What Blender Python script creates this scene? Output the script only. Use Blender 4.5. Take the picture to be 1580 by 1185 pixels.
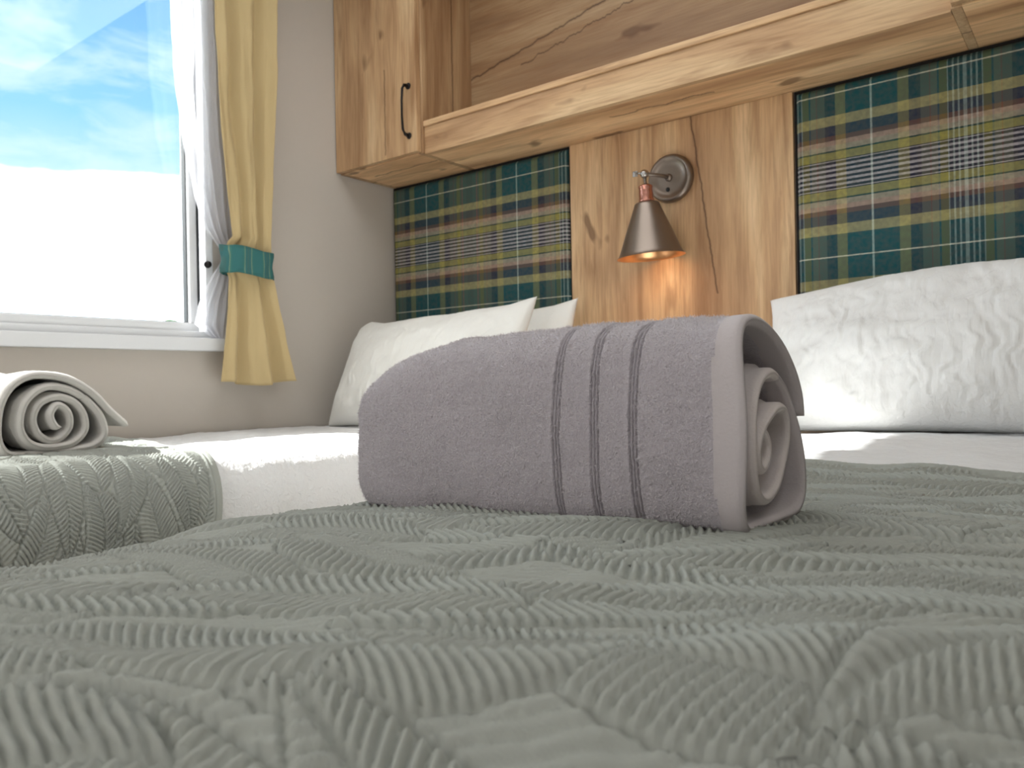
import bpy, bmesh, math, random
import numpy as np
from mathutils import Vector, Matrix, noise as mnoise

for o in list(bpy.data.objects): bpy.data.objects.remove(o)
random.seed(7); rng = np.random.default_rng(11)
SC = bpy.context.scene
COL = SC.collection

# ------------------------------------------------------------------ camera
cam_d = bpy.data.cameras.new('camera'); cam = bpy.data.objects.new('camera', cam_d); COL.objects.link(cam)
YAW = math.radians(37.7); ROLL = 0.019
cv = Vector((-math.sin(YAW), math.cos(YAW), 0)); cr0 = Vector((math.cos(YAW), math.sin(YAW), 0)); cu0 = Vector((0, 0, 1))
cr = cr0*math.cos(ROLL) - cu0*math.sin(ROLL); cu = cr0*math.sin(ROLL) + cu0*math.cos(ROLL)
m = Matrix.Identity(4)
for i in range(3):
    m[i][0] = cr[i]; m[i][1] = cu[i]; m[i][2] = -cv[i]
m.translation = Vector((0, 0, .66)); cam.matrix_world = m
cam_d.sensor_width = 36; cam_d.lens = 36*1200/1580; cam_d.clip_start = .01; cam_d.clip_end = 500
cam_d.dof.use_dof = True; cam_d.dof.focus_distance = .80; cam_d.dof.aperture_fstop = 27.3/2.0
SC.camera = cam

# ------------------------------------------------------------------ colour helpers
def s2l(c):
    c = c/255.0
    return c/12.92 if c <= .04045 else ((c+.055)/1.055)**2.4
def rgb(r, g, b): return (s2l(r), s2l(g), s2l(b), 1.0)

# ------------------------------------------------------------------ view settings
SC.view_settings.view_transform = 'Standard'; SC.view_settings.look = 'None'
SC.view_settings.gamma = 1; SC.view_settings.exposure = 0.38
SC.view_settings.use_curve_mapping = False

# ------------------------------------------------------------------ sky
W = bpy.data.worlds.new('sky'); SC.world = W; W.use_nodes = True
nt = W.node_tree; nt.nodes.clear()
def N(nt, t, **kw):
    n = nt.nodes.new(t)
    for k, v in kw.items():
        if hasattr(n, k): setattr(n, k, v)
    return n
def L(nt, a, b): nt.links.new(a, b)
def math_(nt, op, a, b=None, clamp=False):
    n = nt.nodes.new('ShaderNodeMath'); n.operation = op; n.use_clamp = clamp
    for i, v in enumerate((a, b)):
        if v is None: continue
        if isinstance(v, (int, float)): n.inputs[i].default_value = v
        else: nt.links.new(v, n.inputs[i])
    return n.outputs[0]
def mix_(nt, f, a, b, blend='MIX'):
    n = nt.nodes.new('ShaderNodeMix'); n.data_type = 'RGBA'; n.blend_type = blend
    ins = [s for s in n.inputs if s.enabled]
    for s, v in ((n.inputs[0], f), (n.inputs[6], a), (n.inputs[7], b)):
        if isinstance(v, (int, float)): s.default_value = v
        elif isinstance(v, tuple): s.default_value = v
        else: nt.links.new(v, s)
    return n.outputs[2]
def ramp_(nt, f, stops, interp='LINEAR'):
    n = nt.nodes.new('ShaderNodeValToRGB'); cr_ = n.color_ramp; cr_.interpolation = interp
    while len(cr_.elements) < len(stops): cr_.elements.new(.5)
    while len(cr_.elements) > len(stops): cr_.elements.remove(cr_.elements[-1])
    stops = sorted(stops, key=lambda s: s[0])
    for i, (p, c) in enumerate(stops): cr_.elements[i].position = p
    for i, (p, c) in enumerate(stops): cr_.elements[i].color = c if isinstance(c, tuple) else (c, c, c, 1)
    nt.links.new(f, n.inputs[0]); return n.outputs[0]
tc = N(nt, 'ShaderNodeTexCoord'); sep = N(nt, 'ShaderNodeSeparateXYZ'); L(nt, tc.outputs['Generated'], sep.inputs[0])
mp = N(nt, 'ShaderNodeMapping'); mp.inputs['Scale'].default_value = (3.0, 3.0, 9.0); mp.inputs['Rotation'].default_value = (.0, .28, .2)
L(nt, tc.outputs['Generated'], mp.inputs[0])
n1 = N(nt, 'ShaderNodeTexNoise'); n1.inputs['Scale'].default_value = 2.5; n1.inputs['Detail'].default_value = 8; n1.inputs['Roughness'].default_value = .58
n1.inputs['Distortion'].default_value = .35
L(nt, mp.outputs[0], n1.inputs['Vector'])
n2 = N(nt, 'ShaderNodeTexNoise'); n2.inputs['Scale'].default_value = 5.0; n2.inputs['Detail'].default_value = 5
L(nt, tc.outputs['Generated'], n2.inputs['Vector'])
elev = math_(nt, 'ADD', sep.outputs[2], math_(nt, 'MULTIPLY', math_(nt, 'SUBTRACT', n2.outputs[0], .5), .05))
base = ramp_(nt, elev, [(0.0, (.62, .86, .95, 1)), (.235, (.60, .86, .93, 1)), (.30, (.33, .68, .90, 1)), (.42, (.21, .50, .88, 1)), (1.0, (.12, .32, .72, 1))])
wisp = ramp_(nt, n1.outputs[0], [(.44, 0.0), (.56, .45), (.74, .95)])
skyc = mix_(nt, wisp, base, (.74, .93, .96, 1))
low = ramp_(nt, elev, [(.226, 1.0), (.246, 0.0)])
skyc = mix_(nt, low, skyc, (4.3, 4.9, 5.7, 1))
bg = N(nt, 'ShaderNodeBackground'); L(nt, skyc, bg.inputs[0]); bg.inputs[1].default_value = 1.0
ow = N(nt, 'ShaderNodeOutputWorld'); L(nt, bg.outputs[0], ow.inputs[0])

# ------------------------------------------------------------------ sun, and added fill lights inside the room
sun = bpy.data.lights.new('sun', 'SUN'); so = bpy.data.objects.new('sun', sun); COL.objects.link(so)
sun.energy = 18; sun.angle = math.radians(.9); sun.color = (1, .97, .94)
so.rotation_euler = Vector((1, .36, -.80)).to_track_quat('-Z', 'Y').to_euler(); so.location = (-4, -1, 4)
def area(name, loc, target, sx, sy, power, color):
    d = bpy.data.lights.new(name, 'AREA'); d.shape = 'RECTANGLE'; d.size = sx; d.size_y = sy; d.energy = power; d.color = color
    o = bpy.data.objects.new(name, d); COL.objects.link(o); o.location = loc
    o.rotation_euler = (Vector(target)-Vector(loc)).to_track_quat('-Z', 'Y').to_euler(); return o
area('fill_front', (-.75, -.88, 1.0), (-.75, 1.9, 1.15), 1.2, 1.7, 8.5, (1, .975, .955))
area('fill_top', (-.95, 1.00, 2.04), (-.95, 1.00, 0), 1.2, .8, 6.0, (.97, .98, 1))
area('fill_right', (.10, .15, 1.35), (-1.9, .5, .9), .6, .7, 1.5, (.95, .98, 1))

# ------------------------------------------------------------------ object helpers
def tag(o, label=None, cat=None, group=None, kind=None):
    if label: o['label'] = label
    if cat: o['category'] = cat
    if group: o['group'] = group
    if kind: o['kind'] = kind
    return o
def empty(name, loc, rot=(0, 0, 0)):
    o = bpy.data.objects.new(name, None); COL.objects.link(o); o.location = loc; o.rotation_euler = rot
    o.empty_display_size = .05; return o
def link(name, me, mat=None, parent=None, smooth=False):
    o = bpy.data.objects.new(name, me); COL.objects.link(o)
    if mat: me.materials.append(mat)
    if parent is not None:
        o.parent = parent
        o.matrix_parent_inverse = Matrix.Identity(4)
    if smooth: me.shade_smooth()
    return o
def frombm(name, bm, mat=None, parent=None, smooth=False):
    me = bpy.data.meshes.new(name); bmesh.ops.recalc_face_normals(bm, faces=bm.faces[:]); bm.to_mesh(me); bm.free()
    return link(name, me, mat, parent, smooth)
def box(bm, x0, x1, y0, y1, z0, z1, bev=0.0, off=(0, 0, 0)):
    vs = [bm.verts.new((x-off[0], y-off[1], z-off[2])) for x in (x0, x1) for y in (y0, y1) for z in (z0, z1)]
    F = [(0, 1, 3, 2), (4, 6, 7, 5), (0, 4, 5, 1), (2, 3, 7, 6), (0, 2, 6, 4), (1, 5, 7, 3)]
    fs = [bm.faces.new([vs[i] for i in f]) for f in F]
    if bev > 0:
        es = {e for f in fs for e in f.edges}
        bmesh.ops.bevel(bm, geom=list(es), offset=bev, segments=2, affect='EDGES', profile=.6)
def boxobj(name, b, mat, parent=None, bev=0.0, off=(0, 0, 0)):
    bm = bmesh.new(); box(bm, *b, bev=bev, off=off); return frombm(name, bm, mat, parent)
def grid_mesh(name, P, closed_u=False):
    """P: (nu, nv, 3)"""
    nu, nv = P.shape[:2]
    me = bpy.data.meshes.new(name); V = P.reshape(-1, 3).astype(np.float32)
    i = np.arange(nu if closed_u else nu-1); j = np.arange(nv-1)
    I, J = np.meshgrid(i, j, indexing='ij'); I2 = (I+1) % nu
    q = np.stack([I*nv+J, I2*nv+J, I2*nv+J+1, I*nv+J+1], -1).reshape(-1, 4).astype(np.int32)
    me.vertices.add(len(V)); me.vertices.foreach_set('co', V.ravel())
    me.loops.add(q.size); me.loops.foreach_set('vertex_index', q.ravel())
    me.polygons.add(len(q)); me.polygons.foreach_set('loop_start', np.arange(0, q.size, 4, dtype=np.int32))
    me.polygons.foreach_set('loop_total', np.full(len(q), 4, dtype=np.int32))
    me.update(calc_edges=True); me.validate(); return me
def lathe(bm, prof, seg=40, M=None):
    """prof: list of (r, z)"""
    rings = []
    for r, z in prof:
        if r < 1e-6: rings.append([bm.verts.new((0, 0, z))])
        else: rings.append([bm.verts.new((r*math.cos(2*math.pi*k/seg), r*math.sin(2*math.pi*k/seg), z)) for k in range(seg)])
    allv = [v for r_ in rings for v in r_]
    for a, b in zip(rings, rings[1:]):
        for k in range(seg):
            k2 = (k+1) % seg
            if len(a) == 1 and len(b) == 1: continue
            if len(a) == 1: bm.faces.new((a[0], b[k], b[k2]))
            elif len(b) == 1: bm.faces.new((a[k], b[0], a[k2]))
            else: bm.faces.new((a[k], b[k], b[k2], a[k2]))
    if M is not None: bmesh.ops.transform(bm, matrix=M, verts=allv)
def tube(bm, pts, r, seg=14, cap=True):
    pts = [Vector(p) for p in pts]; rings = []
    up = Vector((0, 0, 1))
    for i, p in enumerate(pts):
        t = (pts[min(i+1, len(pts)-1)]-pts[max(i-1, 0)]).normalized()
        a = t.cross(up) if abs(t.dot(up)) < .95 else t.cross(Vector((1, 0, 0)))
        a.normalize(); b = t.cross(a).normalized()
        rr = r[i] if isinstance(r, (list, tuple)) else r
        rings.append([bm.verts.new(p + a*rr*math.cos(2*math.pi*k/seg)+b*rr*math.sin(2*math.pi*k/seg)) for k in range(seg)])
    for A, B in zip(rings, rings[1:]):
        for k in range(seg): bm.faces.new((A[k], B[k], B[(k+1) % seg], A[(k+1) % seg]))
    if cap: bm.faces.new(rings[0][::-1]); bm.faces.new(rings[-1])

def vnoise(x, y, seed=0):
    """smooth value noise on arrays, about -1..1"""
    r = np.random.default_rng(seed); T = r.uniform(-1, 1, (256, 256))
    xi = np.floor(x).astype(int); yi = np.floor(y).astype(int); fx = x-xi; fy = y-yi
    fx = fx*fx*fx*(fx*(fx*6-15)+10); fy = fy*fy*fy*(fy*(fy*6-15)+10)
    g = lambda a, b: T[a & 255, b & 255]
    return (g(xi, yi)*(1-fx)+g(xi+1, yi)*fx)*(1-fy)+(g(xi, yi+1)*(1-fx)+g(xi+1, yi+1)*fx)*fy
def fbm(x, y, seed=0, o=3):
    s = 0; a = 1; t = 0
    for k in range(o): s = s+a*vnoise(x*2**k, y*2**k, seed+k); t += a; a *= .5
    return s/t
def sstep(a, b, x): t = np.clip((x-a)/(b-a), 0, 1); return t*t*(3-2*t)

# ------------------------------------------------------------------ materials
def newmat(name):
    mt = bpy.data.materials.new(name); mt.use_nodes = True; nt = mt.node_tree
    return mt, nt, nt.nodes['Principled BSDF']
def plain(name, col, rough=.5, metal=0.0, spec=.5, bump=0, bscale=200, sheen=0):
    mt, nt, p = newmat(name); p.inputs['Base Color'].default_value = col; p.inputs['Roughness'].default_value = rough
    p.inputs['Metallic'].default_value = metal; p.inputs['Specular IOR Level'].default_value = spec
    if sheen: p.inputs['Sheen Weight'].default_value = sheen; p.inputs['Sheen Roughness'].default_value = .5
    tc = N(nt, 'ShaderNodeTexCoord'); n = N(nt, 'ShaderNodeTexNoise'); n.inputs['Scale'].default_value = bscale; n.inputs['Detail'].default_value = 3
    L(nt, tc.outputs['Object'], n.inputs['Vector'])
    c = mix_(nt, math_(nt, 'MULTIPLY', n.outputs[0], .12), col, tuple(v*.8 for v in col[:3])+(1,)); L(nt, c, p.inputs['Base Color'])
    if bump:
        b = N(nt, 'ShaderNodeBump'); b.inputs['Strength'].default_value = bump; b.inputs['Distance'].default_value = .001
        L(nt, n.outputs[0], b.inputs['Height']); L(nt, b.outputs[0], p.inputs['Normal'])
    return mt
def wood(name, axis='z', seed=0.0, cracks=(), tone=1.0, flat=False):
    """oak laminate; grain along axis; cracks = (across position, slope, width, wobble, start, end) in object metres"""
    mt, nt, p = newmat(name)
    tc = N(nt, 'ShaderNodeNewGeometry'); sp = N(nt, 'ShaderNodeSeparateXYZ'); L(nt, tc.outputs['Position'], sp.inputs[0])
    X, Y, Z = sp.outputs
    g, a, b = {'z': (Z, X, Y), 'x': (X, Z, Y), 'y': (Y, X, Z)}[axis]
    if flat: a, b = b, a
    def vec(sg, sa, sb=1.0, off=0.0):
        c = N(nt, 'ShaderNodeCombineXYZ')
        L(nt, math_(nt, 'ADD', math_(nt, 'MULTIPLY', g, sg), seed+off), c.inputs[0]); L(nt, math_(nt, 'MULTIPLY', a, sa), c.inputs[1]); L(nt, math_(nt, 'MULTIPLY', b, sb*sa), c.inputs[2]); return c.outputs[0]
    def noi(v, sc, det=3, rough=.5, dist=0.0):
        n = N(nt, 'ShaderNodeTexNoise'); n.inputs['Scale'].default_value = sc; n.inputs['Detail'].default_value = det
        n.inputs['Roughness'].default_value = rough; n.inputs['Distortion'].default_value = dist; L(nt, v, n.inputs['Vector']); return n.outputs[0]
    broad = noi(vec(.9, 5), 1.6, 3, .5, .6)
    fine = noi(vec(3, 60), 3.0, 4, .6, .2)
    mid = noi(vec(1.6, 18, 1, 9), 1.7, 4, .55, .9)
    knot = noi(vec(5, 9, 1, 31), 1.5, 2, .5, .2)
    c = ramp_(nt, broad, [(.30, rgb(160*tone, 124*tone, 91*tone)), (.48, rgb(192*tone, 156*tone, 117*tone)), (.66, rgb(212*tone, 181*tone, 141*tone))])
    c = mix_(nt, math_(nt, 'MULTIPLY', ramp_(nt, mid, [(.50, 0.0), (.68, 1.0)]), .55), c, rgb(138, 98, 64))
    c = mix_(nt, math_(nt, 'MULTIPLY', ramp_(nt, fine, [(.42, 0.0), (.68, 1.0)]), .30), c, rgb(120, 86, 58))
    c = mix_(nt, math_(nt, 'MULTIPLY', ramp_(nt, knot, [(.665, 0.0), (.74, 1.0)]), .7), c, rgb(98, 66, 42))
    wob = noi(vec(6, 0), 3.0, 4, .6)
    for (p0, sl, wd, wo, s0, s1) in cracks:
        ctr = math_(nt, 'ADD', math_(nt, 'MULTIPLY', g, sl), p0)
        ctr = math_(nt, 'ADD', ctr, math_(nt, 'MULTIPLY', math_(nt, 'SUBTRACT', wob, .5), wo))
        d = math_(nt, 'ABSOLUTE', math_(nt, 'SUBTRACT', a, ctr))
        f = ramp_(nt, math_(nt, 'DIVIDE', d, wd), [(.12, 1.0), (.30, .45), (1.0, 0.0)])
        rng_ = math_(nt, 'MULTIPLY', math_(nt, 'GREATER_THAN', g, s0), math_(nt, 'LESS_THAN', g, s1))
        c = mix_(nt, math_(nt, 'MULTIPLY', math_(nt, 'MULTIPLY', f, rng_), .85), c, rgb(66, 42, 26))
    L(nt, c, p.inputs['Base Color']); p.inputs['Roughness'].default_value = .48; p.inputs['Specular IOR Level'].default_value = .35
    bp = N(nt, 'ShaderNodeBump'); bp.inputs['Strength'].default_value = .25; bp.inputs['Distance'].default_value = .0006
    L(nt, fine, bp.inputs['Height']); L(nt, bp.outputs[0], p.inputs['Normal'])
    return mt
def tartan(name, x0, zc, special=None, sc=1.0):
    """x0: world x of a white vertical line; zc: world z of the centre of the striped band; special: centre x of a softer block"""
    mt, nt, p = newmat(name); geo = N(nt, 'ShaderNodeNewGeometry'); sp = N(nt, 'ShaderNodeSeparateXYZ'); L(nt, geo.outputs['Position'], sp.inputs[0])
    tcx = N(nt, 'ShaderNodeTexCoord'); sp = N(nt, 'ShaderNodeSeparateXYZ'); L(nt, tcx.outputs['Object'], sp.inputs[0])
    n = N(nt, 'ShaderNodeTexNoise'); n.inputs['Scale'].default_value = 260; n.inputs['Detail'].default_value = 2; L(nt, tcx.outputs['Object'], n.inputs['Vector'])
    jit = math_(nt, 'MULTIPLY', math_(nt, 'SUBTRACT', n.outputs[0], .5), .0016)
    H = .1885*sc
    u = math_(nt, 'DIVIDE', math_(nt, 'PINGPONG', math_(nt, 'ADD', math_(nt, 'SUBTRACT', sp.outputs[0], x0-10*2*H), jit), H), H)
    v = math_(nt, 'DIVIDE', math_(nt, 'PINGPONG', math_(nt, 'ADD', math_(nt, 'SUBTRACT', sp.outputs[2], zc-10*.377), jit), .1885), .1885)
    TEAL = rgb(26, 84, 88); VT = rgb(16, 70, 80)
    def k(v_): return v_/.1885
    dk, lt = rgb(30, 28, 44), rgb(196, 188, 190)
    hs = [(0, lt), (.0027, dk), (.0085, lt), (.0138, dk), (.0196, lt), (.0248, dk), (.0306, lt), (.0330, dk), (.0350, rgb(162, 154, 86)), (.0530, rgb(24, 66, 56)), (.0562, rgb(180, 168, 144)),
          (.0680, rgb(192, 160, 140)), (.0790, rgb(112, 78, 66)), (.0905, rgb(52, 62, 78)), (.1140, rgb(172, 164, 116)), (.1365, TEAL), (.1866, rgb(226, 226, 206))]
    ch = ramp_(nt, v, [(k(a), c) for a, c in hs], 'CONSTANT')
    d2, l2 = rgb(16, 30, 44), rgb(158, 172, 166)
    vs = [(0, rgb(196, 216, 208)), (.0022, VT), (.054, rgb(140, 134, 74)), (.076, rgb(24, 28, 52)), (.092, rgb(44, 36, 44)), (.099, rgb(100, 100, 80)), (.1165, rgb(128, 74, 50)), (.1185, rgb(108, 108, 84)), (.1310, rgb(14, 70, 84)), (.1345, rgb(112, 106, 26)),
          (.1500, l2), (.1520, d2), (.1590, l2), (.1625, d2), (.1690, l2), (.1725, d2), (.1790, l2)]
    cvv = ramp_(nt, u, [(a/.1885*1.03 if a > .0022 else a/.1885, c) for a, c in vs], 'CONSTANT')
    if special is not None:
        w = math_(nt, 'ABSOLUTE', math_(nt, 'SUBTRACT', sp.outputs[0], special))
        soft = ramp_(nt, math_(nt, 'DIVIDE', w, .06), [(0, rgb(92, 96, 78)), (.22, rgb(96, 108, 88)), (.48, rgb(186, 96, 76)), (.52, rgb(104, 104, 82)), (.66, rgb(134, 126, 34)), (.90, rgb(96, 100, 82))], 'CONSTANT')
        cvv = mix_(nt, math_(nt, 'LESS_THAN', w, .06), cvv, soft)
    # fine twill: warp and weft show alternately
    tw = math_(nt, 'PINGPONG', math_(nt, 'ADD', math_(nt, 'ADD', sp.outputs[0], sp.outputs[2]), 10), .0012)
    f = math_(nt, 'ADD', .47, math_(nt, 'MULTIPLY', math_(nt, 'DIVIDE', tw, .0012), .22))
    c = mix_(nt, f, cvv, ch); hn = N(nt, 'ShaderNodeTexNoise'); hn.inputs['Scale'].default_value = 90; hn.inputs['Detail'].default_value = 4; L(nt, tcx.outputs['Object'], hn.inputs['Vector'])
    c = mix_(nt, ramp_(nt, hn.outputs[0], [(.35, 0.05), (.7, .45)]), c, rgb(84, 82, 76)); L(nt, c, p.inputs['Base Color'])
    p.inputs['Roughness'].default_value = .85; p.inputs['Specular IOR Level'].default_value = .2
    b = N(nt, 'ShaderNodeBump'); b.inputs['Strength'].default_value = .3; b.inputs['Distance'].default_value = .0006; L(nt, tw, b.inputs['Height']); L(nt, b.outputs[0], p.inputs['Normal'])
    return mt
def fabric(name, col, kind='crinkle', strength=.5, scale=1.0, rough=.9, sheen=.2, trans=0.0):
    mt, nt, p = newmat(name); tc = N(nt, 'ShaderNodeTexCoord')
    p.inputs['Roughness'].default_value = rough; p.inputs['Sheen Weight'].default_value = sheen; p.inputs['Specular IOR Level'].default_value = .15
    mp = N(nt, 'ShaderNodeMapping'); L(nt, tc.outputs['Object'], mp.inputs[0])
    n = N(nt, 'ShaderNodeTexNoise'); L(nt, mp.outputs[0], n.inputs['Vector'])
    if kind == 'crinkle':
        mp.inputs['Scale'].default_value = (150*scale, 150*scale, 24*scale); n.inputs['Scale'].default_value = 1; n.inputs['Detail'].default_value = 3; n.inputs['Distortion'].default_value = .6; dist = .003
    elif kind == 'crinkle_y':
        mp.inputs['Scale'].default_value = (45*scale, 150*scale, 150*scale); n.inputs['Scale'].default_value = 1; n.inputs['Detail'].default_value = 3; n.inputs['Distortion'].default_value = 1.2; dist = .003
    elif kind == 'terry':
        n.inputs['Scale'].default_value = 620*scale; n.inputs['Detail'].default_value = 3; n.inputs['Roughness'].default_value = .7; dist = .003
    else:
        n.inputs['Scale'].default_value = 900*scale; n.inputs['Detail'].default_value = 2; dist = .0006
    n2 = N(nt, 'ShaderNodeTexNoise'); n2.inputs['Scale'].default_value = 420; n2.inputs['Detail'].default_value = 2; L(nt, tc.outputs['Object'], n2.inputs['Vector'])
    c = mix_(nt, math_(nt, 'MULTIPLY', n2.outputs[0], .35 if kind == 'terry' else .15), col, tuple(v*.72 for v in col[:3])+(1,)); L(nt, c, p.inputs['Base Color'])
    b = N(nt, 'ShaderNodeBump'); b.inputs['Strength'].default_value = strength; b.inputs['Distance'].default_value = dist
    L(nt, n.outputs[0], b.inputs['Height']); L(nt, b.outputs[0], p.inputs['Normal'])
    if trans > 0:
        t = N(nt, 'ShaderNodeBsdfTranslucent'); t.inputs[0].default_value = col; ms = N(nt, 'ShaderNodeMixShader'); ms.inputs[0].default_value = trans
        L(nt, p.outputs[0], ms.inputs[1]); L(nt, t.outputs[0], ms.inputs[2]); L(nt, ms.outputs[0], nt.nodes['Material Output'].inputs[0])
    return mt

M_wall = plain('wallpaper_cream', rgb(196, 188, 178), .8, bump=.15, bscale=60)
M_white = plain('white_plastic', rgb(226, 228, 230), .35)
M_ceil = plain('ceiling_white', rgb(230, 228, 224), .8)
M_floor = plain('carpet_beige', rgb(150, 138, 122), .95, bump=.6, bscale=500)
M_black = plain('black_iron', rgb(34, 30, 30), .45, .6)
M_rubber = plain('black_rubber', rgb(28, 32, 36), .6)
M_gap = plain('gap_shade', rgb(22, 18, 16), .9)  # near-black: shade of the gap put into the colour
M_bronze = plain('gunmetal', rgb(134, 122, 112), .34, .85)
M_chrome = plain('brushed_steel', rgb(176, 172, 168), .22, 1.0)
M_copper = plain('copper', rgb(204, 146, 130), .25, 1.0)
M_copin = plain('copper_lining', rgb(236, 182, 132), .3, .9)
M_sheet = fabric('white_cotton', rgb(232, 232, 232), 'crinkle_y', .9, .8, trans=.0)
M_pillow = fabric('white_seersucker', rgb(232, 232, 230), 'crinkle', .55, .75)
M_pillow_s = fabric('white_cotton_smooth', rgb(234, 233, 228), 'crinkle', .22, .6)
M_cover = fabric('sage_matelasse', rgb(168, 171, 164), 'weave', .5, .8, sheen=0)
M_towel = fabric('terry_grey', rgb(192, 184, 190), 'terry', 1.0, .62, sheen=.5)
M_towel_w = fabric('terry_white', rgb(224, 220, 214), 'terry', .6, 1.0, sheen=.4)
M_hem = fabric('towel_hem', rgb(194, 186, 187), 'weave', .5, .5, sheen=.2)
M_inner = fabric('towel_inner', rgb(222, 212, 210), 'weave', .5, .5, sheen=.2)
M_pile = plain('terry_pile', rgb(214, 208, 210), .9)
M_curt = fabric('ochre_cotton', rgb(206, 184, 138), 'weave', .3, .6, sheen=.1, trans=.13)
M_mattress = fabric('mattress_ticking', rgb(215, 212, 205), 'weave', .3)
M_base = plain('bed_base_fabric', rgb(120, 110, 100), .9, bump=.4, bscale=400)

# sheer voile
M_voile, vn, vp = newmat('white_voile')
vt = N(vn, 'ShaderNodeBsdfTransparent'); vl = N(vn, 'ShaderNodeBsdfTranslucent'); vl.inputs[0].default_value = (.85, .86, .90, 1)
vp.inputs['Base Color'].default_value = (.82, .82, .86, 1); vp.inputs['Roughness'].default_value = .7
vm = N(vn, 'ShaderNodeMixShader'); vm.inputs[0].default_value = .5; L(vn, vp.outputs[0], vm.inputs[1]); L(vn, vl.outputs[0], vm.inputs[2])
lw = N(vn, 'ShaderNodeLayerWeight'); lw.inputs[0].default_value = .35
vfac = math_(vn, 'ADD', .55, math_(vn, 'MULTIPLY', lw.outputs['Facing'], .45), clamp=True)
vm2 = N(vn, 'ShaderNodeMixShader'); L(vn, vfac, vm2.inputs[0]); L(vn, vt.outputs[0], vm2.inputs[1]); L(vn, vm.outputs[0], vm2.inputs[2])
L(vn, vm2.outputs[0], vn.nodes['Material Output'].inputs[0])
# window glass: clear pane with Fresnel reflection
M_glass, gn, gp = newmat('window_glass')
gt = N(gn, 'ShaderNodeBsdfTransparent'); gt.inputs[0].default_value = (.96, .98, .98, 1); gg = N(gn, 'ShaderNodeBsdfGlossy'); gg.inputs['Roughness'].default_value = .02
fr = N(gn, 'ShaderNodeFresnel'); fr.inputs[0].default_value = 1.45; gm = N(gn, 'ShaderNodeMixShader')
L(gn, fr.outputs[0], gm.inputs[0]); L(gn, gt.outputs[0], gm.inputs[1]); L(gn, gg.outputs[0], gm.inputs[2]); L(gn, gm.outputs[0], gn.nodes['Material Output'].inputs[0])
M_bulb = bpy.data.materials.new('lit_bulb'); M_bulb.use_nodes = True
bnt = M_bulb.node_tree; bnt.nodes.clear(); em = N(bnt, 'ShaderNodeEmission'); em.inputs[0].default_value = (1, .72, .38, 1); em.inputs[1].default_value = 9
bo = N(bnt, 'ShaderNodeOutputMaterial'); L(bnt, em.outputs[0], bo.inputs[0])
M_teal = None

# ------------------------------------------------------------------ room shell
XL, XR, YB, YF, ZC = -1.968, .141, 1.90, -.95, 2.08
WY0, WY1, WZ0, WZ1 = .10, 1.200, .800, 1.93      # left window opening
def struct(o): o['kind'] = 'structure'; return o
struct(boxobj('floor', (XL-.06, XR+.06, YF-.06, YB+.06, -.05, 0), M_floor))
struct(boxobj('ceiling', (XL-.06, XR+.06, YF-.06, YB+.06, ZC, ZC+.05), M_ceil))
struct(boxobj('wall_back', (XL-.06, XR+.06, YB, YB+.06, 0, ZC), M_wall))
struct(boxobj('wall_front', (XL-.06, XR+.06, YF-.06, YF, 0, ZC), M_wall))
struct(boxobj('wall_right', (XR, XR+.06, YF, YB, 0, ZC), M_wall))
bm = bmesh.new()
T = XL-.06
box(bm, T, XL, YF, YB, 0, WZ0); box(bm, T, XL, YF, YB, WZ1, ZC); box(bm, T, XL, YF, WY0, WZ0, WZ1); box(bm, T, XL, WY1, YB, WZ0, WZ1)
struct(frombm('wall_left', bm, M_wall))
bb = boxobj('baseboard_left', (XL, XL+.012, YF, YB, 0, .07), M_white); struct(bb)
# unseen door, window and ceiling panel, added to go with the fill lights
M_frost = plain('frosted_glass', rgb(235, 238, 240), .3)
def framed(name, b, w, ax, mats):
    t = empty(name, ((b[0]+b[1])/2, (b[2]+b[3])/2, (b[4]+b[5])/2)); off = t.location[:]; bm = bmesh.new(); x0, x1, y0, y1, z0, z1 = b
    if ax == 'x':
        box(bm, x0, x1, y0, y1, z0, z0+w, 0, off); box(bm, x0, x1, y0, y1, z1-w, z1, 0, off); box(bm, x0, x1, y0, y0+w, z0+w, z1-w, 0, off); box(bm, x0, x1, y1-w, y1, z0+w, z1-w, 0, off)
        i_ = (x0+.004, x1-.004, y0+w, y1-w, z0+w, z1-w)
    elif ax == 'y':
        box(bm, x0, x1, y0, y1, z0, z0+w, 0, off); box(bm, x0, x1, y0, y1, z1-w, z1, 0, off); box(bm, x0, x0+w, y0, y1, z0+w, z1-w, 0, off); box(bm, x1-w, x1, y0, y1, z0+w, z1-w, 0, off)
        i_ = (x0+w, x1-w, y0+.004, y1-.004, z0+w, z1-w)
    else:
        box(bm, x0, x1, y0, y0+w, z0, z1, 0, off); box(bm, x0, x1, y1-w, y1, z0, z1, 0, off); box(bm, x0, x0+w, y0+w, y1-w, z0, z1, 0, off); box(bm, x1-w, x1, y0+w, y1-w, z0, z1, 0, off)
        i_ = (x0+w, x1-w, y0+w, y1-w, z0+.004, z1-.004)
    frombm('frame', bm, mats[0], t); boxobj('pane' if ax != 'z' else 'diffuser', i_, mats[1], t, 0, off); return t
struct(framed('added_door', (-1.40, -.10, YF+.0005, YF+.040, 0.001, 1.96), .05, 'y', (M_white, M_frost)))
struct(framed('added_window', (XR-.030, XR-.0005, -.22, .52, .96, 1.76), .03, 'x', (M_white, M_frost)))
tag(framed('added_light_panel', (-1.57, -.33, .58, 1.42, 2.050, 2.0795), .02, 'z', (M_white, M_frost)), 'flat rectangular panel above the two beds, added for the overhead fill light', 'ceiling light')
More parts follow.
